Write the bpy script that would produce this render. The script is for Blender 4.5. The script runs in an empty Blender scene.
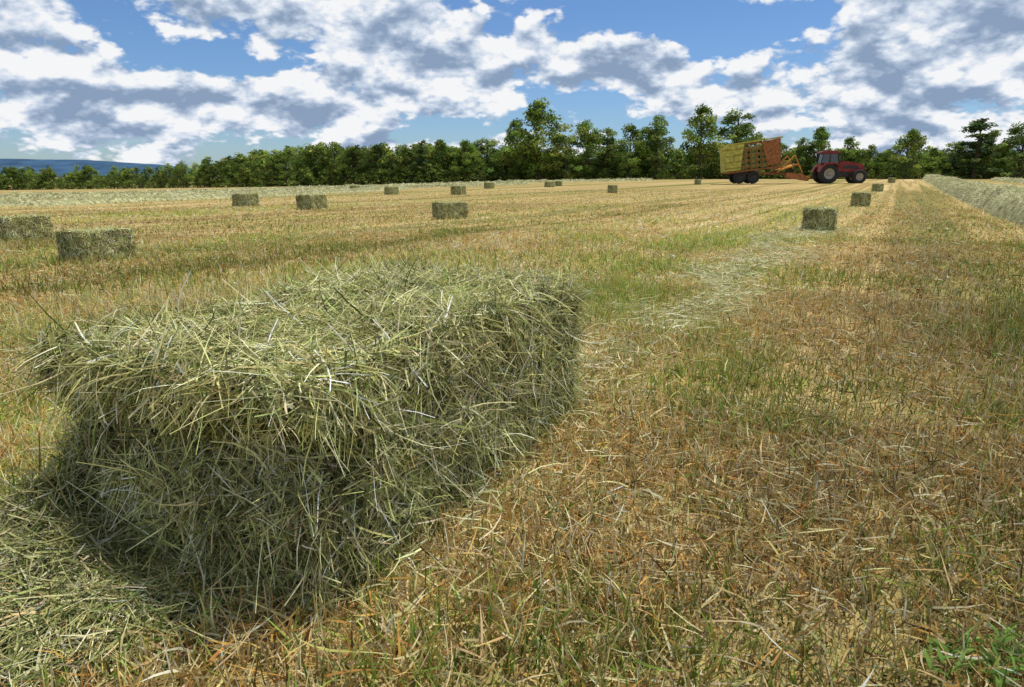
import bpy, bmesh, math, numpy as np
from mathutils import Vector, Matrix, noise as mn
rng=np.random.default_rng(7)
scene=bpy.context.scene
col=scene.collection

# ------------------------------------------------------------------ helpers
def sstep(t):
    t=np.clip(t,0,1); return t*t*(3-2*t)
def vnoise(x,y,seed=0.0):
    x=np.asarray(x,float); y=np.asarray(y,float)
    xi=np.floor(x); yi=np.floor(y); fx=x-xi; fy=y-yi
    fx=fx*fx*(3-2*fx); fy=fy*fy*(3-2*fy)
    def h(a,b):
        v=np.sin(a*127.1+b*311.7+seed*74.7)*43758.5453
        return v-np.floor(v)
    return (h(xi,yi)*(1-fx)+h(xi+1,yi)*fx)*(1-fy)+(h(xi,yi+1)*(1-fx)+h(xi+1,yi+1)*fx)*fy
def fnoise(x,y,seed=0.0,o=3):
    s=0;a=.5;t=0
    for i in range(o):
        s=s+a*vnoise(x*2**i,y*2**i,seed+i*3.1); t+=a; a*=.5
    return s/t
def terr(x,y):
    x=np.asarray(x,float); y=np.asarray(y,float)
    z=-0.0267*np.maximum(-x,0)*sstep((y-8)/60); z=4.2*np.tanh(z/4.2)
    z=z+np.minimum(.012*np.maximum(x,0),.35)*sstep((y-25)/50)
    r=np.sqrt(x*x+y*y); f=1-sstep((r-30)/60)
    z=z+f*(.035*(fnoise(x*1.3,y*1.3,2)-.5)+.10*(fnoise(x*.2,y*.2,5)-.5)*sstep((r-4)/6))
    return z
def nrm(v): return v/np.maximum(np.linalg.norm(v,axis=-1,keepdims=True),1e-9)

def mesh_np(name,V,F,C=None,mats=(),midx=None,smooth=False):
    me=bpy.data.meshes.new(name)
    V=np.asarray(V,np.float32); F=np.asarray(F,np.int32); n,k=F.shape
    me.vertices.add(len(V)); me.vertices.foreach_set('co',V.ravel())
    me.loops.add(n*k); me.loops.foreach_set('vertex_index',F.ravel())
    me.polygons.add(n); me.polygons.foreach_set('loop_start',np.arange(0,n*k,k,dtype=np.int32))
    me.polygons.foreach_set('loop_total',np.full(n,k,np.int32))
    if midx is not None: me.polygons.foreach_set('material_index',np.asarray(midx,np.int32))
    me.polygons.foreach_set('use_smooth',np.full(n,bool(smooth)))
    if C is not None:
        a=me.color_attributes.new('Col','FLOAT_COLOR','POINT')
        c=np.ones((len(V),4),np.float32); c[:,:3]=C
        a.data.foreach_set('color',c.ravel())
    for m in mats: me.materials.append(m)
    me.update(calc_edges=True)
    return me
def obj(name,me,loc=(0,0,0),rot=(0,0,0),scale=(1,1,1),parent=None):
    o=bpy.data.objects.new(name,me); o.location=loc; o.rotation_euler=rot; o.scale=scale
    col.objects.link(o)
    if parent: o.parent=parent
    return o
def cat(parts):
    Vs,Fs,Cs=[],[],[];n=0
    for V,F,C in parts:
        Vs.append(V);Fs.append(F+n);Cs.append(C);n+=len(V)
    return np.concatenate(Vs),np.concatenate(Fs),np.concatenate(Cs)
def ribbons(P,S,W,C,tipC=None):
    N,K,_=P.shape
    L=P-S[:,None]*W[...,None]/2; R=P+S[:,None]*W[...,None]/2
    V=np.stack([L,R],axis=2).reshape(-1,3)
    b=((np.arange(N)[:,None]*K+np.arange(K-1)[None])*2).reshape(-1,1)
    F=b+np.array([[0,1,3,2]])
    if tipC is None: tipC=C
    t=np.linspace(0,1,K)[None,:,None]
    CC=C[:,None]*(1-t)+tipC[:,None]*t
    CC=np.repeat(CC.reshape(-1,3),2,axis=0)
    return V,F,CC
def grow(P0,D0,length,K,curl=.2,grav=.1):
    N=len(P0); st=(length/(K-1))[:,None]; P=[P0]; D=nrm(D0)
    cv=rng.normal(0,1,(N,3))*curl
    for k in range(K-1):
        P.append(P[-1]+D*st)
        D=D+cv+rng.normal(0,1,(N,3))*curl*.6; D[:,2]-=grav
        D=nrm(D)
    return np.stack(P,1)
def sides(D):
    r=rng.normal(0,1,D.shape); return nrm(np.cross(D,r))
def pick(pal,p,n,jit=.22):
    pal=np.array(pal); p=np.array(p,float); p/=p.sum()
    c=pal[rng.choice(len(pal),n,p=p)]
    return np.clip(c*np.exp(rng.normal(0,jit,(n,1)))*(1+rng.normal(0,.05,(n,3))),0.005,.9)

# ------------------------------------------------------------------ materials
def newmat(name):
    m=bpy.data.materials.new(name); m.use_nodes=True
    nt=m.node_tree; nt.nodes.clear(); return m,nt
def foliage_mat(name,trans=.25):
    m,nt=newmat(name); N=nt.nodes; L=nt.links
    a=N.new('ShaderNodeAttribute'); a.attribute_name='Col'
    d=N.new('ShaderNodeBsdfDiffuse'); t=N.new('ShaderNodeBsdfTranslucent')
    mx=N.new('ShaderNodeMixShader'); mx.inputs[0].default_value=trans
    o=N.new('ShaderNodeOutputMaterial')
    L.new(a.outputs['Color'],d.inputs[0]); L.new(a.outputs['Color'],t.inputs[0])
    L.new(d.outputs[0],mx.inputs[1]); L.new(t.outputs[0],mx.inputs[2])
    L.new(mx.outputs[0],o.inputs[0])
    return m
M_grass=foliage_mat('stubble_grass_mat',.22)
M_hay=foliage_mat('hay_strand_mat',.12)
M_leaf=foliage_mat('tree_leaf_mat',.4)
def simple(name,c,rough=.6,metal=0,nscale=6,namt=.35,bump=0,spec=.4):
    m,nt=newmat(name); N=nt.nodes; L=nt.links
    p=N.new('ShaderNodeBsdfPrincipled'); o=N.new('ShaderNodeOutputMaterial')
    p.inputs['Roughness'].default_value=rough; p.inputs['Metallic'].default_value=metal
    p.inputs['Specular IOR Level'].default_value=spec
    tc=N.new('ShaderNodeTexCoord'); n=N.new('ShaderNodeTexNoise'); n.inputs['Scale'].default_value=nscale; n.inputs['Detail'].default_value=4
    r=N.new('ShaderNodeValToRGB'); r.color_ramp.elements[0].position=.3; r.color_ramp.elements[1].position=.7
    r.color_ramp.elements[0].color=(*[v*(1-namt) for v in c],1); r.color_ramp.elements[1].color=(*[min(1,v*(1+namt)) for v in c],1)
    L.new(tc.outputs['Object'],n.inputs['Vector']); L.new(n.outputs[0],r.inputs[0]); L.new(r.outputs[0],p.inputs['Base Color'])
    if bump:
        b=N.new('ShaderNodeBump'); b.inputs['Strength'].default_value=bump; b.inputs['Distance'].default_value=.02
        L.new(n.outputs[0],b.inputs['Height']); L.new(b.outputs[0],p.inputs['Normal'])
    L.new(p.outputs[0],o.inputs[0]); return m
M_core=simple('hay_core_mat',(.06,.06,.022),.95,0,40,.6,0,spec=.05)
M_bark=simple('bark_mat',(.09,.07,.05),.9,0,8,.4)
M_hill=simple('hill_mat',(.05,.10,.17),1,0,.01,.3,spec=0)  # bluish distance haze painted into the base colour

def rowc(x,y): return x*.872-y*.49

def ground_mat():
    m,nt=newmat('mown_field_mat'); N=nt.nodes; L=nt.links
    p=N.new('ShaderNodeBsdfDiffuse')
    o=N.new('ShaderNodeOutputMaterial')
    tc=N.new('ShaderNodeTexCoord')
    mp=N.new('ShaderNodeMapping'); mp.inputs['Rotation'].default_value=(0,0,math.atan2(.49,.872)) # rows -> +Y
    L.new(tc.outputs['Object'],mp.inputs[0])
    def ns(vec,scale,detail,sc=None,rough=.6):
        n=N.new('ShaderNodeTexNoise'); n.inputs['Scale'].default_value=scale; n.inputs['Detail'].default_value=detail; n.inputs['Roughness'].default_value=rough
        if sc:
            q=N.new('ShaderNodeMapping'); q.inputs['Scale'].default_value=sc; L.new(vec,q.inputs[0]); vec=q.outputs[0]
        L.new(vec,n.inputs['Vector']); return n.outputs[0]
    def ramp(src,els):
        r=N.new('ShaderNodeValToRGB'); e=r.color_ramp.elements
        e[0].position=els[0][0]; e[0].color=(*els[0][1],1); e[1].position=els[-1][0]; e[1].color=(*els[-1][1],1)
        for q in els[1:-1]:
            k=e.new(q[0]); k.color=(*q[1],1)
        L.new(src,r.inputs[0]); return r.outputs[0]
    def mix(f,a,b,bt='MIX'):
        x=N.new('ShaderNodeMix'); x.data_type='RGBA'; x.blend_type=bt
        if isinstance(f,float): x.inputs[0].default_value=f
        else: L.new(f,x.inputs[0])
        L.new(a,x.inputs[6]); L.new(b,x.inputs[7]); return x.outputs[2]
    rowv=mp.outputs[0]
    stripe=ns(rowv,1.0,3,(.75,.008,1))
    big=ns(tc.outputs['Object'],.12,3)
    fine=ns(tc.outputs['Object'],14,5,None,.75)
    base=ramp(stripe,[(.38,(.20,.20,.075)),(.46,(.35,.28,.11)),(.52,(.60,.46,.22)),(.58,(.35,.26,.11)),(.65,(.68,.54,.30))])
    patch=ramp(big,[(.35,(.32,.28,.10)),(.62,(.50,.37,.17))])
    c=mix(.12,base,patch)
    f=ramp(fine,[(.30,(.34,.32,.28)),(.5,(.80,.78,.72)),(.68,(1.15,1.13,1.05))])
    c=mix(.85,c,f,'MULTIPLY')
    L.new(c,p.inputs['Color'])
    L.new(p.outputs[0],o.inputs[0]); return m
M_ground=ground_mat()

# ------------------------------------------------------------------ ground sheet (polar grid)
A=288
R=np.concatenate([[0.05],np.geomspace(.3,40,150),np.geomspace(42,7000,70)])
th=np.linspace(0,2*math.pi,A,endpoint=False)
X=(R[:,None]*np.sin(th)[None]).ravel(); Y=(R[:,None]*np.cos(th)[None]).ravel()
V=np.stack([X,Y,terr(X,Y)],1)
i=np.arange(len(R)-1)[:,None]*A; j=np.arange(A)[None]; j2=(j+1)%A
F=np.stack([(i+j),(i+A+j),(i+A+j2),(i+j2)],-1).reshape(-1,4)
F=F[:,::-1]
me=mesh_np('field_ground',V,F,None,[M_ground],smooth=True)
g=obj('field_ground',me)
bm=bmesh.new(); bm.from_mesh(me); bm.verts.ensure_lookup_table()
bm.faces.new([bm.verts[k] for k in range(A)]); bm.to_mesh(me); bm.free()

# ------------------------------------------------------------------ stubble grass
STRAW=[(.70,.56,.28),(.62,.45,.18),(.60,.33,.09),(.82,.72,.45),(.22,.15,.06)]
GREEN=[(.21,.32,.05),(.33,.40,.08),(.11,.18,.03),(.50,.50,.14)]
def field_blades(r0,r1,half,dens,K,wmul,hmul):
    area=half*(r1*r1-r0*r0); n=int(area*dens)
    r=np.sqrt(rng.uniform(r0*r0,r1*r1,n)); a=rng.uniform(-half,half,n)
    x=r*np.sin(a); y=r*np.cos(a)
    c=rowc(x,y); along=x*.49+y*.872
    d=fnoise(x*5.5,y*5.5,11,2)*.6+vnoise(c*6,along*.6,3)*.4
    keep=rng.random(n)<np.clip((d-.2)*2.6,.62,1)
    x=x[keep];y=y[keep];c=c[keep];along=along[keep]; n=len(x)
    z=terr(x,y)
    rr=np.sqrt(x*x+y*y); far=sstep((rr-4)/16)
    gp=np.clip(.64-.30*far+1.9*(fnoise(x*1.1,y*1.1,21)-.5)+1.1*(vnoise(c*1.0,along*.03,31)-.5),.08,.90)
    rt=rng.random(n)
    green=(rng.random(n)<gp)
    lying=(rt<.27+.3*far)&(~green|(rng.random(n)<.35)); stem=(~lying)&(~green)&(rng.random(n)<.6)
    az=rng.uniform(0,2*math.pi,n)
    tilt=np.where(lying,rng.uniform(1.15,1.6,n),np.where(stem,np.abs(rng.normal(0,.5,n)),np.abs(rng.normal(.4,.45,n))))
    D=np.stack([np.sin(tilt)*np.cos(az),np.sin(tilt)*np.sin(az),np.cos(tilt)],1)
    ln=np.where(lying,rng.uniform(.03,.13,n),np.where(stem,rng.uniform(.025,.07,n),rng.uniform(.03,.13,n)))
    ln=ln*hmul*(.65+.7*fnoise(x*2,y*2,8))*(.75+.5*vnoise(c*1.3,along*.1,77))
    w=np.where(stem,rng.uniform(.0016,.003,n),rng.uniform(.0022,.0055,n))*wmul
    P0=np.stack([x,y,z+np.where(lying,rng.uniform(.004,.04,n),-.004)],1)
    gr=np.where(lying,.03,np.where(stem,.0,.3))
    N=n; st=(ln/(K-1))[:,None]; P=[P0]; Dc=D; cv=rng.normal(0,1,(N,3))*.15
    for k in range(K-1):
        P.append(P[-1]+Dc*st); Dc=Dc+cv; Dc[:,2]-=gr*2/K; Dc=nrm(Dc)
    P=np.stack(P,1)
    P[:,:,2]=np.maximum(P[:,:,2],(z-.01)[:,None])
    prof=np.array({2:[1,.25],3:[1,.8,.1],4:[1,.95,.7,.08]}[K])
    W=w[:,None]*prof[None]
    W[stem]=w[stem][:,None]
    C=np.where(green[:,None],pick(GREEN,[4,3.4,1.8,2.5],n,.27),pick(STRAW,[4,3.4,2.6,2.2,1.6],n,.27))
    tip=np.where(green[:,None]&(rng.random(n)<.3)[:,None],pick(STRAW,[3,2,2,1,0.1],n),C*1.1)
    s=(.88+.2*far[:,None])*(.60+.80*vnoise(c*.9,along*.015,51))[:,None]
    base=np.where((rr<9)[:,None],.72,.9)  # blade roots darkened: shade in the gaps painted into the colour
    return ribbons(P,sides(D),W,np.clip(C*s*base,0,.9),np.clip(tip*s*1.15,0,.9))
parts=[]
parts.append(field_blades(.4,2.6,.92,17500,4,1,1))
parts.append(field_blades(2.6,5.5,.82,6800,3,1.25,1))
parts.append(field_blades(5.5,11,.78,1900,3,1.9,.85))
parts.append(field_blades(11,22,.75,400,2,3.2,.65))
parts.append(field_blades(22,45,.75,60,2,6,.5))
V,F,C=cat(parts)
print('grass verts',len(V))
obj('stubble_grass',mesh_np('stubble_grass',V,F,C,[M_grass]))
n=260
cx=rng.choice([.80,.90,.97],n); cy=rng.choice([1.02,1.06],n)
x=cx+rng.normal(0,.05,n); y=cy+rng.normal(0,.03,n)-.03
az=rng.uniform(0,6.283,n); D=np.stack([np.cos(az)*.7,np.sin(az)*.7,rng.uniform(.3,1,n)],1)
Pt=grow(np.stack([x,y,terr(x,y)+rng.uniform(.01,.04,n)],1),D,rng.uniform(.02,.05,n),4,.1,.25)
q=ribbons(Pt,sides(D),rng.uniform(.004,.009,n)[:,None]*np.array([.4,1,.8,.1])[None],pick([(.14,.24,.05),(.20,.32,.07)],[1,1],n))
obj('broadleaf_weeds',mesh_np('broadleaf_weeds',*q,[M_grass]))

# ------------------------------------------------------------------ hay
HAY=[(.50,.49,.20),(.37,.40,.14),(.65,.60,.32),(.23,.265,.085),(.80,.73,.47),(.11,.12,.04),(.50,.38,.17)]
HP=[5,4.8,3.8,3.0,2.4,1.9,1.0]
def bale_core(L,W,H,cuts,seed,fg):
    bm=bmesh.new(); bmesh.ops.create_cube(bm,size=1)
    bmesh.ops.subdivide_edges(bm,edges=bm.edges[:],cuts=cuts,use_grid_fill=True)
    for v in bm.verts:
        p=v.co*2.0
        q=[abs(c)**20 for c in p]; s=(q[0]+q[1]+q[2])**(1/20)
        p=p/s
        x,y,z=p.x*L/2,p.y*W/2,p.z*H/2+H/2
        n1=mn.noise(Vector((x*3+seed,y*3,z*3))); n2=mn.noise(Vector((x*10,y*10+seed,z*10))); n3=mn.noise(Vector((x*34+seed,y*8,z*6)))
        k=.018*n1+.036*n2
        d=Vector((p.x,p.y,p.z*.6)).normalized()*k*(1 if fg else .6)
        x+=d.x;y+=d.y;z+=d.z
        if abs(p.y)>.9: y+=math.copysign(.034*n3-.012*abs(math.sin(x*30)),p.y)*(1 if fg else .5)
        if fg:
            t=max(0,min(1,1-z/H))
            if p.x<0: x+=(-p.x)**3*(.0*t+.08*max(0,1-abs(t-.34)*4.5))
            if p.x>0: x-=(p.x)**3*.02*t
            if p.x<-.9: x+=.035*mn.noise(Vector((y*6,z*14,seed)))
        v.co=(x,y,max(z,-.02))
    bmesh.ops.recalc_face_normals(bm,faces=bm.faces[:])
    return bm
def sample_bm(bm,n):
    b=bm.copy(); bmesh.ops.triangulate(b,faces=b.faces[:])
    T=np.array([[v.co[:] for v in f.verts] for f in b.faces]); b.free()
    nn=np.cross(T[:,1]-T[:,0],T[:,2]-T[:,0]); ar=np.linalg.norm(nn,axis=1); nn=nn/np.maximum(ar,1e-9)[:,None]
    w=ar.copy(); w[nn[:,2]<-.5]*=.03
    idx=rng.choice(len(T),n,p=w/w.sum()); u=rng.random((n,1)); v=rng.random((n,1)); m=(u+v)>1; u=np.where(m,1-u,u); v=np.where(m,1-v,v)
    P=T[idx,0]+u*(T[idx,1]-T[idx,0])+v*(T[idx,2]-T[idx,0])
    return P,nn[idx]
def hay_strands(P,Nn,lmin,lmax,w0,w1,K,lift,off,down=.5,grav=.10,curl=.12,dark=1.0,vert=True,clump=6):
    n=len(P); r=rng.normal(0,1,(n,3))
    T=nrm(r-(r*Nn).sum(1,keepdims=True)*Nn)
    a=fnoise(P[:,0]*clump+P[:,2]*clump*1.3,P[:,1]*clump-P[:,2]*clump*.9,13,2)*12.0
    u=nrm(np.cross(Nn,np.array([.21,.33,.92]))+1e-6); v=np.cross(Nn,u)
    coh=u*np.cos(a)[:,None]+v*np.sin(a)[:,None]
    T=nrm(T+coh*.9)
    if vert:
        side=np.abs(Nn[:,2])<.6
        g=np.array([0,0,-1.0]); dn=g[None]-(Nn@g)[:,None]*Nn
        m=side&(rng.random(n)<down)
        T[m]=nrm(dn[m]*rng.choice([1,1,-1],m.sum())[:,None]+T[m]*rng.uniform(.3,1.2,m.sum())[:,None])
    lf=np.abs(rng.normal(0,lift,n))[:,None]
    D=nrm(T+Nn*lf)
    ln=lmin+(lmax-lmin)*rng.random(n)**1.7
    P0=P+Nn*(rng.random((n,1))*off)-D*ln[:,None]*.4
    Pts=grow(P0,D,ln,K,curl,grav)
    w=rng.uniform(w0,w1,n)*np.exp(rng.normal(0,.25,n))
    prof=np.linspace(1,.25,K)**.6
    Wd=w[:,None]*prof[None]
    cl=.45+1.1*fnoise(P[:,0]*9+P[:,2]*11,P[:,1]*9-P[:,2]*8,29,2)
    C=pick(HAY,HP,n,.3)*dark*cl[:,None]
    S=nrm(np.cross(D,Nn)*1.0+rng.normal(0,.45,(n,3)))
    return ribbons(Pts,S,Wd,np.clip(C,0,.85),np.clip(C*rng.uniform(.8,1.3,(n,1)),0,.85))

YAW=math.atan2(.902,.431)
bm=bale_core(1.42,.75,.50,36,3.0,True)
P,Nn=sample_bm(bm,46000); p1=hay_strands(P,Nn,.04,.15,.0018,.0045,4,.05,.002,grav=.03,dark=.44)  # inner layer: shade deep in the hay put into the strand colour
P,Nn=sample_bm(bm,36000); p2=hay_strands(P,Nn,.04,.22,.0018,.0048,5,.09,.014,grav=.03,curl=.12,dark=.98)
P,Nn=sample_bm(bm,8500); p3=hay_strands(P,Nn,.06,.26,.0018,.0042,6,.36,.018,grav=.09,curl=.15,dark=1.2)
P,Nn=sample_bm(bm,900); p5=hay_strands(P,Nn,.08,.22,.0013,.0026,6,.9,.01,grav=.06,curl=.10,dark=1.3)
n=4200
t=rng.random(n); e=rng.choice(4,n,p=[.30,.18,.34,.18])
L2,W2=.695,.36
px=np.where(e==0,-L2,np.where(e==1,L2,(t*2-1)*L2)); py=np.where(e<2,(t*2-1)*W2,np.where(e==2,-W2,W2))
out=np.stack([np.where(e==0,-1,np.where(e==1,1,0)),np.where(e==2,-1,np.where(e==3,1,0)),np.zeros(n)],1).astype(float)
P0=np.stack([px,py,np.full(n,.482)],1)-out*rng.uniform(0,.08,(n,1)); P0[:,2]+=rng.normal(0,.016,n)
D=nrm(out*rng.uniform(0,.8,(n,1))+rng.normal(0,.8,(n,3))*np.array([1,1,.4]))
ln=.03+.19*rng.random(n)**2; Pts=grow(P0,D,ln,6,.15,.2)
C=pick(HAY,HP,n,.25)
p4=ribbons(Pts,sides(D),(rng.uniform(.0016,.004,n))[:,None]*np.linspace(1,.3,6)[None],C)
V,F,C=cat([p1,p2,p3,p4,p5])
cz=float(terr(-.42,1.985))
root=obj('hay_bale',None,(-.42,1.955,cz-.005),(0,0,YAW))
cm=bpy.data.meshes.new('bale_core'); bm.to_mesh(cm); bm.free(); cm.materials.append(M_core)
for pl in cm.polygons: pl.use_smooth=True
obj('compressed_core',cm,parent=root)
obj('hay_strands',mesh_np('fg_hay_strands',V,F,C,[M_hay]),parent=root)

variants=[]
for s in range(3):
    bm=bale_core(.70,.44,.38,10,11.0+s*5,False)
    P,Nn=sample_bm(bm,6500); a=hay_strands(P,Nn,.04,.13,.004,.009,3,.08,.008,dark=1.0)
    P,Nn=sample_bm(bm,700); b=hay_strands(P,Nn,.05,.14,.004,.007,3,.4,.015,dark=1.2)
    V,F,C=cat([a,b])
    m1=bpy.data.meshes.new('bale_core'); bm.to_mesh(m1); bm.free(); m1.materials.append(M_core)
    variants.append((m1,mesh_np('bale_strands',V,F,C,[M_hay])))
RY=math.atan2(.872,.49)
BALES=[(-6.55,9.2,.05,.88),(-4.2,6.95,.1,.82),(-8.1,21.2,.3,1.0),(-5.2,18.1,.15,1.0),(-1.3,14.6,-.35,.92),
 (-6.2,36,.2,1.0),(-2.6,34,.2,1.1),(-1.7,52,.1,1.1),(2.9,54,0,1.1),(4.0,60,.3,1.1),(5.1,35.5,.35,1.0),
 (15.9,60,.2,1.1),(4.78,10.75,.05,.98),(9.95,19.9,.1,1.0),(20.0,38.3,.1,1.1),(33,61,.1,1.1),(-13,58,.1,1.1)]
for k,(x,y,dr,s) in enumerate(BALES):
    r=obj('hay_bale',None,(x,y,float(terr(x,y))-.01),(0,0,RY+dr),(s,s,s))
    a,b=variants[k%3]
    obj('compressed_core',a,parent=r); obj('hay_strands',b,parent=r)

def height_hay(name,hf,x0,x1,y0,y1,res,nstr,lr,wr,K,dark=1.0,lift=.2):
    nx=int((x1-x0)/res)+1; ny=int((y1-y0)/res)+1
    gx,gy=np.meshgrid(np.linspace(x0,x1,nx),np.linspace(y0,y1,ny))
    h=hf(gx,gy); z=terr(gx,gy)+np.where(h>.012,h,-.03)
    V=np.stack([gx,gy,z],-1).reshape(-1,3)
    a=(np.arange(ny-1)[:,None]*nx+np.arange(nx-1)[None]); keep=(h[:-1,:-1]>.004)|(h[1:,1:]>.004)
    a=a[keep].reshape(-1,1)
    F=a+np.array([[0,1,nx+1,nx]])
    core=mesh_np(name+'_core',V,F,None,[M_core],smooth=True)
    px=rng.uniform(x0,x1,nstr*3); py=rng.uniform(y0,y1,nstr*3); hh=hf(px,py)
    k=rng.random(nstr*3)<np.clip(hh*14,0,1); px=px[k];py=py[k];hh=hh[k]
    e=.02
    nx_=-(hf(px+e,py)-hh)/e; ny_=-(hf(px,py+e)-hh)/e
    Nn=nrm(np.stack([nx_,ny_,np.ones_like(nx_)],1))
    P=np.stack([px,py,terr(px,py)+hh],1)
    s=hay_strands(P,Nn,lr[0],lr[1],wr[0],wr[1],K,lift,.02,grav=.05,dark=dark,vert=False,curl=.16,clump=4)
    return core,s
def spill(x,y):
    a=np.exp(-(((x+1.02)/.18)**2+((y-1.38)/.18)**2))*.20
    b=np.exp(-(((x+.80)/.24)**2+((y-1.18)/.12)**2))*.08
    c=np.exp(-(((x+.90)/.22)**2+((y-1.08)/.20)**2))*.08
    return np.maximum(a+b+c-.03,0)*(.6+.8*fnoise(x*7,y*7,4))
core,s=height_hay('loose_hay_pile',spill,-1.9,-.1,.5,2.0,.03,26000,(.05,.2),(.0018,.0042),5,dark=.74,lift=.2)
r=obj('loose_hay_pile',None); obj('pile_core',core,parent=r); obj('loose_strands',mesh_np('loose_strands',s[0],s[1],s[2],[M_hay]),parent=r)

n=20000
al=rng.uniform(1.0,12.5,n); c=-1.25+rng.normal(0,.22,n)+.12*np.sin(al*1.7)
x=c*.872+al*.49; y=-c*.49+al*.872
dm=fnoise(x*3,y*3,41,2); k=rng.random(n)<np.clip((dm-.36)*3,.04,.85); x=x[k];y=y[k];al=al[k]; n=len(x)
az=rng.uniform(0,6.283,n); D=np.stack([np.cos(az),np.sin(az),rng.normal(.05,.15,n)],1)
P=np.stack([x,y,terr(x,y)+rng.uniform(.015,.06,n)],1)
Pt=grow(P,D,rng.uniform(.04,.15,n),4,.16,.03)
C=pick([(.66,.63,.37),(.54,.55,.29),(.76,.71,.47),(.34,.38,.14)],[3,3,2,1.2],n)
w=rng.uniform(.002,.0036,n)*(1+al*.10)
obj('loose_hay_strip',mesh_np('loose_hay_strip',*ribbons(Pt,sides(D),w[:,None]*np.array([1,1,.8,.3])[None],C),[M_hay]))

def windrow(pts,width,height,nper,w0,seed,name='windrow'):
    pts=np.array(pts,float); seg=np.linalg.norm(np.diff(pts,axis=0),axis=1); cum=np.concatenate([[0],np.cumsum(seg)]); Lt=cum[-1]
    def at(s): return np.stack([np.interp(s,cum,pts[:,0]),np.interp(s,cum,pts[:,1])],-1)
    def perp(s):
        d=nrm(at(s+.5)-at(s-.5)+1e-9); return np.stack([d[...,1],-d[...,0]],-1)
    ns=int(Lt/.25)+2; s=np.linspace(.6,Lt-.6,ns); m=15; t=np.linspace(-1,1,m)
    def H(s,t): return height*np.clip(1-t*t,0,1)**.8*(.45+1.1*fnoise(s*1.3+seed,t*1.5+seed,7))-.01
    S,Tt=np.meshgrid(s,t,indexing='ij'); Pp=at(S)+perp(S)*(Tt*width/2*(.8+.4*fnoise(S*.7,S*0+seed,3)))[...,None]
    z=terr(Pp[...,0],Pp[...,1])+H(S,Tt)
    V=np.concatenate([Pp,z[...,None]],-1).reshape(-1,3)
    a=(np.arange(ns-1)[:,None]*m+np.arange(m-1)[None]).reshape(-1,1); F=a+np.array([[0,1,m+1,m]])
    core=mesh_np(name+'_core',V,F,None,[M_wcore],smooth=True)
    n=int(Lt*nper); ss=rng.uniform(.6,Lt-.6,n); tt=np.clip(rng.normal(0,.5,n),-1.3,1.3)
    pp=at(ss)+perp(ss)*(tt*width/2)[:,None]; z=terr(pp[:,0],pp[:,1])+np.maximum(H(ss,tt),0.01)
    az=rng.uniform(0,6.283,n); D=np.stack([np.cos(az),np.sin(az),rng.normal(.15,.3,n)],1)
    dist=np.linalg.norm(pp,axis=1)
    P=np.stack([pp[:,0],pp[:,1],z+rng.uniform(0,.03,n)],1)
    Pt=grow(P,D,rng.uniform(.08,.28,n),3,.2,.15)
    C=pick([(.60,.58,.36),(.46,.47,.25),(.72,.67,.45),(.26,.29,.12)],[3,3,2,2],n)
    Sd=nrm(np.cross(D,np.array([0,0,1.0]))+rng.normal(0,.4,(n,3)))
    st=ribbons(Pt,Sd,(w0*(1+dist*.05))[:,None]*np.array([1,.9,.4])[None],C)
    r=obj(name,None); obj('mound',core,parent=r); obj('dry_hay_strands',mesh_np('dry_strands',*st,[M_hay]),parent=r)
M_wcore=simple('windrow_core_mat',(.36,.35,.18),.95,0,7,.6,0,spec=.05)
def rp(c,al): return (c*.872+al*.49,-c*.49+al*.872)
windrow([rp(2.35,3),rp(2.3,30),rp(2.2,100)],1.0,.50,500,.0045,1)
windrow([rp(9,10),rp(9,100)],.9,.25,150,.006,4)
windrow([(-22,16),(-14.5,21.5),(-11,40),(-9,60)],.9,.18,250,.005,2)
windrow([(-40,30),(-24,42),(-12,64),(2,72)],1.0,.25,180,.008,3)
windrow([(-70,62),(-40,78),(0,92),(20,98)],1.4,.28,90,.014,5)

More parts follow.
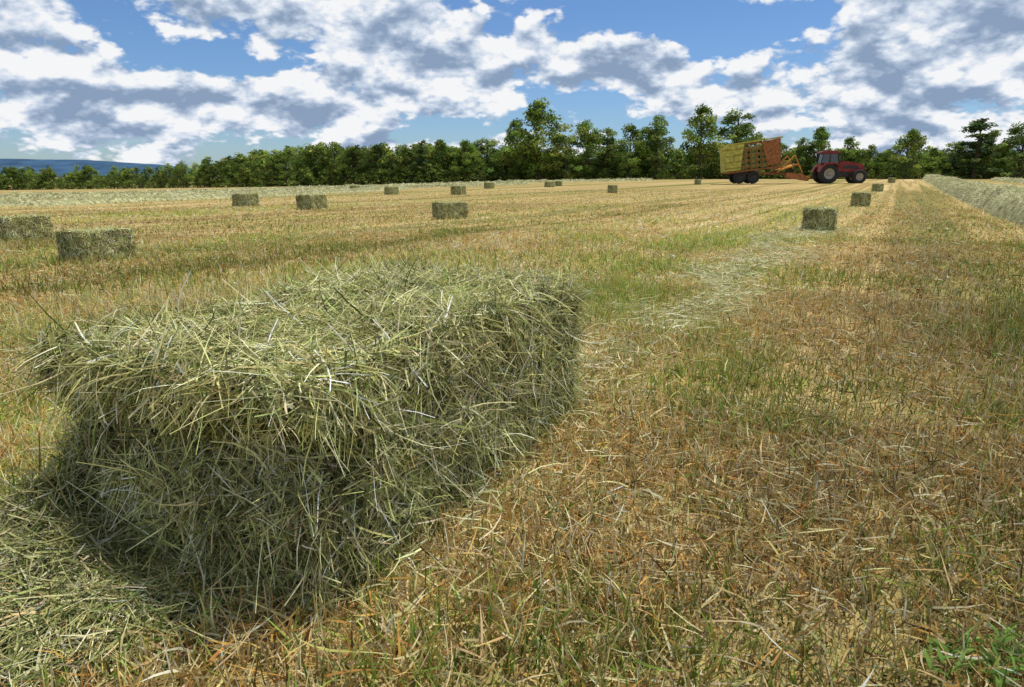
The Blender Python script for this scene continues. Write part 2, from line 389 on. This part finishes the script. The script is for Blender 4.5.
# ------------------------------------------------------------------ trees
def tube(P,r,sidesn=6):
    P=np.array(P,float); K=len(P); d=nrm(np.gradient(P,axis=0)); up=np.array([.3,.9,.2]); a=nrm(np.cross(d,up)); b=np.cross(d,a)
    t=np.linspace(0,2*math.pi,sidesn,endpoint=False)
    V=(P[:,None]+np.array(r)[:,None,None]*(np.cos(t)[None,:,None]*a[:,None]+np.sin(t)[None,:,None]*b[:,None])).reshape(-1,3)
    i=np.arange(K-1)[:,None]*sidesn; j=np.arange(sidesn)[None]; j2=(j+1)%sidesn
    F=np.stack([i+j,i+j2,i+sidesn+j2,i+sidesn+j],-1).reshape(-1,4); return V,F
def tree(kind,seed,nleaf,leaf):
    global rng
    keep=rng; rng=np.random.default_rng(seed)
    parts=[];bark=np.array([.10,.08,.06])
    def addt(P,r):
        V,F=tube(P,r); parts.append((V,F,np.tile(bark*rng.uniform(.7,1.2),(len(V),1))))
    centres=[]
    if kind in('round','bush'):
        bush=kind=='bush'
        hw=rng.uniform(.28,.37) if not bush else rng.uniform(.42,.55); zb=rng.uniform(.03,.09) if not bush else -.05
        lean=rng.normal(0,.02,2)
        tr=1 if not bush else .6
        addt([(0,0,-.03),(lean[0]*.5,lean[1]*.5,.3),(lean[0],lean[1],.6),(lean[0]*2,lean[1]*2,.88)],[.024*tr,.019*tr,.012*tr,.004])
        pw=rng.uniform(.6,.95) if not bush else .5
        def rad(t): return hw*math.sin(math.pi*min(.97,max(.08 if not bush else .25,t))**pw)
        for k in range(14):
            a=rng.uniform(0,6.283); z0=rng.uniform(.12,.7); z1=min(.95,z0+rng.uniform(.1,.3)); t=(z1-zb)/(1-zb)
            rr=rad(t)*rng.uniform(.7,1.15)
            e=np.array([rr*math.cos(a),rr*math.sin(a),z1]); s=np.array([lean[0],lean[1],z0])
            mid=(s+e)/2+rng.normal(0,.02,3); addt([s,mid,e],[.009,.006,.002])
            centres.append((e,rng.uniform(.06,.11))); centres.append(((mid+e)/2,rng.uniform(.06,.10)))
        for k in range(50):
            a=rng.uniform(0,6.283); z=zb+(.97-zb)*rng.random(); t=(z-zb)/(1-zb); rr=rad(t)*rng.uniform(.35,1.05)
            centres.append((np.array([rr*math.cos(a),rr*math.sin(a),z]),rng.uniform(.05,.10)))
    elif kind=='tall':
        hw=rng.uniform(.19,.26)
        addt([(0,0,-.03),(.01,0,.4),(0,.01,.93)],[.02,.014,.003])
        for k in range(66):
            a=rng.uniform(0,6.283); z=.04+.93*rng.random(); rr=hw*math.sin(math.pi*min(.98,z)**.9)**.6*rng.uniform(.2,1.1)
            e=np.array([rr*math.cos(a),rr*math.sin(a),z])
            if k%3==0: addt([(0,0,max(0,z-.12)),e*.5+np.array([0,0,z-.06])*.5,e],[.006,.004,.0015])
            centres.append((e,rng.uniform(.045,.09)))
    else:
        addt([(0,0,-.03),(0,0,.5),(0,0,.97)],[.018,.012,.002])
        for k in range(95):
            z=.03+.95*rng.random()**.9; a=rng.uniform(0,6.283); rm=.23*(1-z)**.6+.025; rr=rm*rng.uniform(.2,1.1)
            e=np.array([rr*math.cos(a),rr*math.sin(a),z-.03*rr/.2])
            if k%4==0: addt([(0,0,z),e*.5+np.array([0,0,z])*.5,e],[.005,.003,.001])
            centres.append((e,rng.uniform(.028,.06)))
    nb=sum(len(p[1]) for p in parts)
    pal={'round':[(.22,.30,.06),(.16,.24,.045),(.29,.35,.08),(.10,.16,.038)],'bush':[(.18,.25,.05),(.13,.19,.04),(.27,.31,.075),(.09,.14,.034)],'tall':[(.19,.27,.065),(.13,.20,.05),(.27,.33,.095)],'con':[(.09,.14,.05),(.12,.18,.053),(.06,.10,.04)]}[kind]
    w=np.array([c[1]**2 for c in centres]); w/=w.sum()
    idx=rng.choice(len(centres),nleaf,p=w); Cn=np.array([c[0] for c in centres])[idx]; Rd=np.array([c[1] for c in centres])[idx]
    off=rng.normal(0,1,(nleaf,3)); off=nrm(off)*(rng.random((nleaf,1))**.45)*np.array([1.15,1.15,.75]); P=Cn+off*Rd[:,None]
    P[:,2]=np.maximum(P[:,2],.005)
    cc=pick(pal,[1]*len(pal),len(centres),.24)[idx]*np.exp(rng.normal(0,.18,(nleaf,1)))
    a=nrm(rng.normal(0,1,(nleaf,3))+off*.8+np.array([0,0,.5])); b=sides(a); c2=np.cross(a,b)
    s=leaf*rng.uniform(.6,1.3,(nleaf,1))
    V=np.stack([P-b*s,P+c2*s*.6,P+b*s,P-c2*s*.6],1).reshape(-1,3)
    F=np.arange(nleaf)[:,None]*4+np.arange(4)[None]
    parts.append((V,F,np.repeat(cc,4,axis=0)))
    rng=keep
    V,F,C=cat(parts); mi=np.ones(len(F),int); mi[:nb]=0
    return V,F,C,mi
TV={}
for kind,cnt in (('round',6),('tall',3),('con',2),('bush',4)):
    for s in range(cnt):
        V,F,C,mi=tree(kind,100+s*7+len(kind),{'round':6000,'tall':5200,'con':4200,'bush':1800}[kind],{'round':.017,'tall':.016,'con':.015,'bush':.03}[kind])
        TV[(kind,s)]=(V,F,C,mi,mesh_np('tree_'+kind,V,F,C,[M_bark,M_leaf],mi))
PXM=5.85
def place(px,top,kind,s,Yd=120,wmul=1):
    sc=PXM*120/Yd; x=(px-512)/sc; zb=float(terr(x,Yd)); base=176+(.85-zb)*sc
    h=(base-top)/sc
    nm={'round':'deciduous_tree','tall':'poplar_tree','con':'conifer_tree'}[kind]
    obj(nm,TV[(kind,s)][4],(x,Yd,zb),(0,0,px*1.7),(h*wmul,h*wmul,h))
for t in [(540,104,'round',5,118,1.15),(516,122,'round',1,121,1.0),(487,138,'tall',0,123,1.5),(466,141,'round',2,120,1.05),(441,141,'round',3,122,1.2),
 (421,146,'con',1,120,1.5),(565,134,'tall',0,119,1.4),(586,122,'round',4,122,1.0),(606,130,'tall',1,123,1.5),(629,126,'round',2,120,1.15),(655,118,'tall',1,118,1.3),
 (644,130,'round',1,124,1.1),(699,109,'round',1,117,1.0),(734,112,'tall',2,119,1.3),(752,134,'tall',0,123,1.4),(778,143,'round',0,124,1.2),
 (800,139,'tall',1,125,1.4),(817,129,'round',3,124,1),(846,138,'round',2,126,1.2),(868,146,'round',1,124,1.2),(905,130,'round',4,116,1.1),(931,148,'round',2,122,1.3),
 (951,141,'tall',0,122,1.3),(973,120,'con',1,116,2.0),(985,132,'round',2,118,1.1),(1001,144,'round',3,120,1.2),(1018,124,'tall',2,116,1.5),(1040,120,'round',1,118,1),(1075,125,'round',2,120,1)]:
    place(*t)
def mass():
    parts=[];mis=[]
    r2=np.random.default_rng(5)
    def add(key,x,y,h,w,sub=1.0):
        V,F,C,mi,_=TV[key]; nb=int((mi==0).sum())
        v0=int(F[:nb].max())+1
        k=int((len(F)-nb)*sub)
        Vl=V[:v0+k*4]; Fl=F[:nb+k]; a=r2.uniform(0,6.28); ca,sa=math.cos(a),math.sin(a)
        X=(Vl[:,0]*ca-Vl[:,1]*sa)*h*w+x; Yy=(Vl[:,0]*sa+Vl[:,1]*ca)*h*w+y; Z=Vl[:,2]*h+float(terr(x,y))-.1
        parts.append((np.stack([X,Yy,Z],1),Fl,C[:v0+k*4]*r2.uniform(.65,1.4))); mis.append(mi[:nb+k])
    pxs=[-160,0,50,100,150,185,230,265,320,380,430,470]
    Yd=[230,205,200,195,185,175,162,150,138,128,123,121]
    tp=[165,168,169,167,168,163,155,149,146,146,144,144]
    for px in np.arange(-160,480,6):
        for row in range(2):
            p=px+r2.uniform(-4,4); yd=np.interp(p,pxs,Yd)+row*r2.uniform(3,10); sc=702/yd; x=(p-512)/sc
            top=np.interp(p,pxs,tp)+r2.uniform(-4,9)
            zb=float(terr(x,yd)); h=(176+(.85-zb)*sc-top)/sc
            u=r2.random()
            kd=('bush',int(r2.integers(4))) if u<.45 else (('round',int(r2.integers(6))) if u<.88 else (('con',int(r2.integers(2))) if u<.92 else ('tall',int(r2.integers(3)))))
            add(kd,x,yd,h,r2.uniform(.95,1.35),.4 if kd[0]!='bush' else .8)
        p=px+r2.uniform(-4,4); yd=np.interp(p,pxs,Yd)-3; sc=702/yd; x=(p-512)/sc
        add(('bush',int(r2.integers(4))),x,yd,r2.uniform(1.8,3.2),r2.uniform(1.2,1.8),.4)
    for px in np.arange(420,1110,6.5):
        for row in range(3):
            p=px+r2.uniform(-4,4); yd=(121,126,132)[row]+r2.uniform(-2,3); sc=702/yd; x=(p-512)/sc; zb=float(terr(x,yd))
            top=r2.uniform(146,160) if row else r2.uniform(160,170)
            h=(176+(.85-zb)*sc-top)/sc
            add(('bush',int(r2.integers(4))),x,yd,h,r2.uniform(1.0,1.5),.75)
    V,F,C=cat(parts); return mesh_np('tree_line',V,F,C,[M_bark,M_leaf],np.concatenate(mis))
obj('distant_tree_line',mass())

# hills
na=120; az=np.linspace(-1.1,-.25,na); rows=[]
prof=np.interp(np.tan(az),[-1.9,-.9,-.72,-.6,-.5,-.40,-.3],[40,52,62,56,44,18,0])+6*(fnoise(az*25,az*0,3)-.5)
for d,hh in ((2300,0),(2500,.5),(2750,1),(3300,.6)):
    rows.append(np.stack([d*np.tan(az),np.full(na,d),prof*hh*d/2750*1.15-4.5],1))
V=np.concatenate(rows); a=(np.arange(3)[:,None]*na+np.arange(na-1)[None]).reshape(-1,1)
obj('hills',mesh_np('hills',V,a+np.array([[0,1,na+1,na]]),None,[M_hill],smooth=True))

# ------------------------------------------------------------------ machinery
M_red=simple('red_paint',(.22,.018,.016),.4,0,3,.3)
M_dred=simple('rusty_orange_paint',(.27,.10,.03),.7,0,4,.5)
M_yel=simple('faded_yellow_paint',(.40,.38,.07),.7,0,4,.4)
M_orange=simple('yellow_orange_paint',(.50,.24,.03),.6,0,4,.35)
M_blk=simple('rubber_mat',(.025,.024,.022),.85,0,5,.3)
M_dk=simple('dark_steel',(.05,.045,.04),.6,.3,5,.4)
M_wht=simple('dusty_rim',(.30,.27,.22),.5,0,5,.2)
M_glass=simple('cab_glass',(.03,.04,.05),.08,0,1,.1,spec=.8)
M_stk=simple('stacked_hay',(.24,.26,.09),.95,0,6,.5,.8,spec=.05)
def box(name,size,loc,mat,parent,bev=.02,rot=(0,0,0)):
    bm=bmesh.new(); bmesh.ops.create_cube(bm,size=1)
    for v in bm.verts: v.co=Vector((v.co.x*size[0],v.co.y*size[1],v.co.z*size[2]))
    if bev: bmesh.ops.bevel(bm,geom=bm.edges[:],offset=min(bev,min(size)*.4),segments=2,affect='EDGES')
    me=bpy.data.meshes.new(name); bm.to_mesh(me); bm.free(); me.materials.append(mat)
    return obj(name,me,loc,rot,parent=parent)
def prism(name,prof,y0,y1,mat,parent,bev=.03,loc=(0,0,0)):
    bm=bmesh.new(); a=[bm.verts.new((p[0],y0,p[1])) for p in prof]; b=[bm.verts.new((p[0],y1,p[1])) for p in prof]
    bm.faces.new(a); bm.faces.new(b[::-1]); n=len(prof)
    for i in range(n): bm.faces.new((a[i],b[i],b[(i+1)%n],a[(i+1)%n]))
    bmesh.ops.recalc_face_normals(bm,faces=bm.faces[:])
    if bev: bmesh.ops.bevel(bm,geom=bm.edges[:],offset=bev,segments=2,affect='EDGES')
    me=bpy.data.meshes.new(name); bm.to_mesh(me); bm.free(); me.materials.append(mat)
    return obj(name,me,loc,parent=parent)
def bar(name,a,b,t,mat,parent):
    a=Vector(a);b=Vector(b);d=b-a
    o=box(name,(d.length,t,t),(a+b)/2,mat,parent,.01); o.rotation_euler=d.to_track_quat('X','Z').to_euler(); return o
def wheel(name,R,w,loc,parent,rim):
    bm=bmesh.new(); n=40
    prof=[(R*.55,-w*.42),(R*.72,-w*.5),(R*.93,-w*.46),(R,-w*.32),(R,w*.32),(R*.93,w*.46),(R*.72,w*.5),(R*.55,w*.42)]
    rings=[]
    for i in range(n):
        t=i/n*2*math.pi; rings.append([bm.verts.new(((p[0]+(.035 if (i%2 and 2<=j<=5) else 0))*math.cos(t),p[1],(p[0]+(.035 if (i%2 and 2<=j<=5) else 0))*math.sin(t))) for j,p in enumerate(prof)])
    for i in range(n):
        A_,B_=rings[i],rings[(i+1)%n]
        for j in range(len(prof)-1): bm.faces.new((A_[j],A_[j+1],B_[j+1],B_[j]))
    bmesh.ops.recalc_face_normals(bm,faces=bm.faces[:])
    me=bpy.data.meshes.new(name); bm.to_mesh(me); bm.free(); me.materials.append(M_blk)
    o=obj(name,me,loc,parent=parent)
    bm=bmesh.new(); pr=[(R*.56,-w*.40),(R*.50,-w*.30),(R*.2,-w*.18),(R*.17,-w*.36),(0.001,-w*.38)]
    for sg in (1,-1):
        rg=[[bm.verts.new((p[0]*math.cos(i/24*6.28319),p[1]*sg,p[0]*math.sin(i/24*6.28319))) for p in pr] for i in range(24)]
        for i in range(24):
            for j in range(len(pr)-1): bm.faces.new((rg[i][j],rg[i][j+1],rg[(i+1)%24][j+1],rg[(i+1)%24][j]))
    bmesh.ops.recalc_face_normals(bm,faces=bm.faces[:])
    m2=bpy.data.meshes.new(name+'_rim'); bm.to_mesh(m2); bm.free(); m2.materials.append(rim)
    obj(name+'_rim',m2,loc,parent=parent)
TY=59.5; TX=26.5
zt=float(terr(TX,TY))
T=obj('tractor',None,(TX,TY,zt),(0,0,-.12),(.90,.90,.92))
for y in (-.95,.95):
    wheel('rear_wheel',.86,.5,(0,y,.86),T,M_wht); wheel('front_wheel',.60,.36,(2.75,y*.92,.60),T,M_wht)
    prism('fender',[(-.95,1.05),(-.75,1.5),(-.35,1.82),(.35,1.86),(.8,1.6),(.85,1.45),(.4,1.72),(-.3,1.68),(-.65,1.4),(-.85,1.0)],y-.27,y+.27,M_red,T,.015)
prism('hood',[(.95,1.05),(.95,2.0),(1.6,1.98),(2.8,1.80),(3.25,1.62),(3.35,1.1),(3.2,.95)],-.42,.42,M_red,T,.07)
prism('grille',[(3.30,1.1),(3.25,1.56),(3.38,1.5),(3.42,1.15)],-.33,.33,M_dk,T,.02)
for y in (-.43,.43): box('hood_vent',(1.3,.02,.3),(2.1,y,1.45),M_dk,T,.005)
box('engine_block',(2.3,.6,.55),(1.9,0,.85),M_dk,T,.05)
box('front_axle',(.2,1.6,.2),(2.75,0,.6),M_dk,T); box('rear_axle',(.3,1.6,.3),(0,0,.86),M_dk,T)
box('front_weight',(.3,.8,.5),(3.5,0,.85),M_dk,T,.05)
prism('cab_lower',[(-.6,1.0),(-.7,1.75),(.95,1.75),(.95,1.0)],-.6,.6,M_red,T,.04)
prism('cab_windows',[(-.66,1.76),(-.52,2.62),(.72,2.62),(.92,1.76)],-.62,.62,M_glass,T,.03)
for y in (-.65,.65):
    for a,b in (((-.68,1.75),(-.54,2.65)),((.1,1.75),(.1,2.65)),((.94,1.75),(.74,2.65))):
        bar('cab_pillar',(a[0],y,a[1]),(b[0],y,b[1]),.08,M_dk,T)
    box('mirror',(.06,.2,.3),(1.0,y*1.45,2.3),M_dk,T)
    box('work_light',(.1,.16,.1),(.82,y*.7,2.82),M_wht,T)
    box('step',(.45,.25,.06),(1.1,y*1.25,.75),M_dk,T)
prism('cab_roof',[(-.75,2.63),(-.7,2.82),(-.3,2.9),(.6,2.88),(.92,2.76),(.9,2.63)],-.72,.72,M_red,T,.05)
bar('exhaust',(1.25,-.45,1.9),(1.25,-.45,2.9),.09,M_dk,T)
bar('hitch',(-.5,0,.55),(-1.3,0,.5),.12,M_dk,T)
Wg=obj('bale_wagon',None,(TX,TY,zt),(0,0,-.12))
for y in (-.95,.95):
    wheel('wheel',.5,.34,(-6.1,y,.5),Wg,M_dk); wheel('wheel',.5,.34,(-7.2,y,.5),Wg,M_dk)
    bar('frame_rail',(-8.4,y*.7,.85),(-3.4,y*.7,.80),.16,M_dred,Wg)
bar('drawbar',(-3.4,0,.75),(-1.2,0,.5),.16,M_orange,Wg); bar('drawbar_brace',(-3.4,.7,.8),(-1.8,0,.55),.1,M_dred,Wg); bar('drawbar_brace',(-3.4,-.7,.8),(-1.8,0,.55),.1,M_orange,Wg)
tilt=obj('load_rack',None,(-8.3,0,.85),(0,-.12,0),parent=Wg)
box('bed',(4.5,2.3,.14),(2.2,0,0),M_dred,tilt)
for i in range(5):
    for k in range(4):
        if i==0 and k>2: continue
        o=box('stacked_bale',(.80+rng.uniform(-.03,.03),2.05+rng.uniform(-.08,.08),.44),(.62+i*.83,0,.31+k*.46),M_stk,tilt,.08,(0,rng.uniform(-.04,.04),0))
for i in range(10):
    for y in (-1.12,1.12): box('rack_stake',(.06,.06,2.2),(.05+i*.48,y,1.15),M_dred,tilt,.01)
for k in range(5):
    for y in (-1.17,1.17): box('rack_rail',(4.5,.05,.07),(2.2,y,.35+k*.45),M_dred,tilt,.01)
prism('side_panel',[(3.3,.25),(2.9,2.2),(4.4,2.3),(4.4,.25)],-1.26,-1.21,M_dred,tilt,.01)
prism('rear_side_panel',[(-.1,.1),(-.35,2.25),(1.5,2.2),(1.1,.1)],-1.27,-1.21,M_yel,tilt,.01)
for k in range(4): prism('panel_rib',[(-.2,.3+k*.5),(-.22,.34+k*.5),(1.25,.34+k*.5),(1.24,.3+k*.5)],-1.31,-1.275,M_dred,tilt,.005)
prism('top_rail',[(-.3,2.3),(4.6,2.42),(4.6,2.3),(-.3,2.2)],-1.3,-1.2,M_yel,tilt,.01)
box('rear_rack',(.08,2.3,2.1),(-.08,0,1.1),M_yel,tilt,.01)
for y in (-1.1,1.1):
    bar('front_arm',(-4.2,y,.9),(-2.9,y,2.3),.10,M_orange,Wg); bar('front_brace',(-2.9,y,2.3),(-2.2,y,.9),.08,M_orange,Wg)
    bar('front_brace',(-4.1,y,1.9),(-2.3,y,1.3),.07,M_dred,Wg); bar('hydraulic_ram',(-3.9,y*.8,.9),(-2.2,y*.8,1.9),.06,M_dk,Wg)
box('second_table',(1.6,2.2,.10),(-3.3,0,1.3),M_orange,Wg,.02,(0,-.35,0))
box('hydraulic_tank',(.4,.4,.4),(-2.7,.3,1.0),M_dk,Wg,.05)
prism('pickup_chute',[(-3.7,.5),(-3.6,.9),(-2.3,.8),(-1.7,.3),(-1.9,.2)],-1.65,-1.25,M_dred,Wg,.03)
box('stacked_bale',(.85,.5,.4),(-3.4,.2,1.6),M_stk,Wg,.08,(0,-.35,0))

# ------------------------------------------------------------------ light + sky
SX,SY=.86,.51; EL=70
sv=Vector((SX,SY,0)).normalized()*math.cos(math.radians(EL)); sv.z=math.sin(math.radians(EL))
sun=bpy.data.lights.new('sun','SUN'); sun.energy=4.0; sun.angle=math.radians(1.0); sun.color=(1,.95,.86)
so=bpy.data.objects.new('sun',sun); col.objects.link(so); so.rotation_euler=(-sv).to_track_quat('-Z','Y').to_euler(); so.location=(30,20,40)
w=bpy.data.worlds.new('World'); scene.world=w; w.use_nodes=True; nt=w.node_tree; N=nt.nodes; L=nt.links; N.clear()
out=N.new('ShaderNodeOutputWorld'); bg=N.new('ShaderNodeBackground'); bg.inputs[1].default_value=.107; L.new(bg.outputs[0],out.inputs[0])
sky=N.new('ShaderNodeTexSky'); sky.sky_type='NISHITA'; sky.sun_disc=False; sky.sun_elevation=math.radians(EL); sky.sun_rotation=math.atan2(SX,SY); sky.air_density=1.0; sky.dust_density=.3; sky.ozone_density=5
tc=N.new('ShaderNodeTexCoord'); sp=N.new('ShaderNodeSeparateXYZ'); L.new(tc.outputs['Generated'],sp.inputs[0])
def M(op,a,b=None,c=None,clamp=False):
    n=N.new('ShaderNodeMath'); n.operation=op; n.use_clamp=clamp
    for i,v in enumerate((a,b,c)):
        if v is None: continue
        if isinstance(v,(int,float)): n.inputs[i].default_value=v
        else: L.new(v,n.inputs[i])
    return n.outputs[0]
def VM(op,a,b=None,o=0):
    n=N.new('ShaderNodeVectorMath'); n.operation=op
    for i,v in enumerate((a,b)):
        if v is None: continue
        if isinstance(v,tuple): n.inputs[i].default_value=v
        else: L.new(v,n.inputs[i])
    return n.outputs[o]
zc=M('MAXIMUM',sp.outputs[2],0.0)
skyc=VM('MULTIPLY',sky.outputs[0],(.68,.83,1.02))
azn=M('ARCTAN2',sp.outputs[0],sp.outputs[1])
def cn(vec,scale,detail,rough,dist=0):
    n=N.new('ShaderNodeTexNoise'); n.inputs['Scale'].default_value=scale; n.inputs['Detail'].default_value=detail; n.inputs['Roughness'].default_value=rough; n.inputs['Distortion'].default_value=dist
    L.new(vec,n.inputs['Vector']); return n.outputs[0]
# big cumulus banks and blue openings, given as directions (azimuth, elevation, half sizes, weight)
def D_(px,y,rx,ry,wt): return (math.atan((px-512)/663),math.atan((176-y)/(700)),rx/683,ry/690,wt)
BANKS=[D_(50,80,110,45,.12),D_(215,115,130,22,.13),D_(400,50,120,38,.12),D_(480,100,90,22,.14),D_(625,76,70,18,.17),D_(770,100,140,28,.21),D_(955,60,100,46,.12),D_(310,20,80,16,.08),
 D_(236,76,55,16,-.14),D_(115,14,75,14,-.20),D_(592,28,48,26,-.22),D_(735,40,100,15,-.20)]
def coordv(dz):
    z=M('ADD',zc,dz)
    k=M('DIVIDE',1.0,M('ADD',z,.55)); cb=N.new('ShaderNodeCombineXYZ')
    for i in range(3): L.new(k,cb.inputs[i])
    vz=N.new('ShaderNodeCombineXYZ'); L.new(sp.outputs[0],vz.inputs[0]); L.new(sp.outputs[1],vz.inputs[1]); L.new(M('MULTIPLY',z,1.1),vz.inputs[2])
    return VM('ADD',VM('MULTIPLY',vz.outputs[0],cb.outputs[0]),(7.3,3.7,2.2))
v0=coordv(0.0); v1=coordv(.018)
big=cn(v0,3.2,0,.5)
f0=cn(v0,9.5,6,.57); f1=cn(v1,9.5,4,.52)
hb=M('ABSOLUTE',M('SUBTRACT',cn(v0,30,1,.5),.5))
d0=M('MULTIPLY_ADD',f0,.72,M('MULTIPLY',big,.60))
d0=M('MULTIPLY_ADD',hb,.16,d0)
ae=N.new('ShaderNodeCombineXYZ'); L.new(azn,ae.inputs[0]); L.new(zc,ae.inputs[1])
for az_,el_,rx,ry,wt in BANKS:
    q=VM('MULTIPLY',VM('SUBTRACT',ae.outputs[0],(az_,el_,0)),(1/rx,1/ry,0))
    g=M('SUBTRACT',1.35,VM('LENGTH',q,None,1),None,True)
    d0=M('MULTIPLY_ADD',g,wt,d0)
TH=.655
mr=N.new('ShaderNodeMapRange'); mr.interpolation_type='SMOOTHSTEP'; mr.inputs[1].default_value=TH-.035; mr.inputs[2].default_value=TH+.04; L.new(d0,mr.inputs[0]); cov=mr.outputs[0]
lit=M('ADD',M('MULTIPLY',M('SUBTRACT',f0,f1),4.6),.72,None)
lit=M('MULTIPLY_ADD',M('SUBTRACT',hb,.08),1.3,lit)
thick=M('MULTIPLY',M('MAXIMUM',M('SUBTRACT',d0,TH+.06),0.0),1.7)
lit=M('SUBTRACT',lit,thick,None,True)
r=N.new('ShaderNodeValToRGB'); e=r.color_ramp.elements; e[0].position=0.05; e[0].color=(.27,.37,.53,1); e[1].position=.95; e[1].color=(.97,.98,1.0,1); k=e.new(.38); k.color=(.43,.53,.69,1); k=e.new(.68); k.color=(.70,.78,.90,1)
L.new(lit,r.inputs[0])
cc=VM('MULTIPLY',r.outputs[0],(8.8,8.8,8.8))
mx=N.new('ShaderNodeMix'); mx.data_type='RGBA'; L.new(cov,mx.inputs[0]); L.new(skyc,mx.inputs[6]); L.new(cc,mx.inputs[7]); L.new(mx.outputs[2],bg.inputs[0])

# ------------------------------------------------------------------ camera
cam=bpy.data.cameras.new('camera'); cam.sensor_width=36; cam.lens=24.0; cam.clip_end=12000; cam.clip_start=.05
co=bpy.data.objects.new('camera',cam); col.objects.link(co); co.location=(0,0,.85); co.rotation_euler=(math.radians(90-13.78),0,0)
scene.camera=co
scene.view_settings.view_transform='Standard'; scene.view_settings.look='None'; scene.view_settings.exposure=0
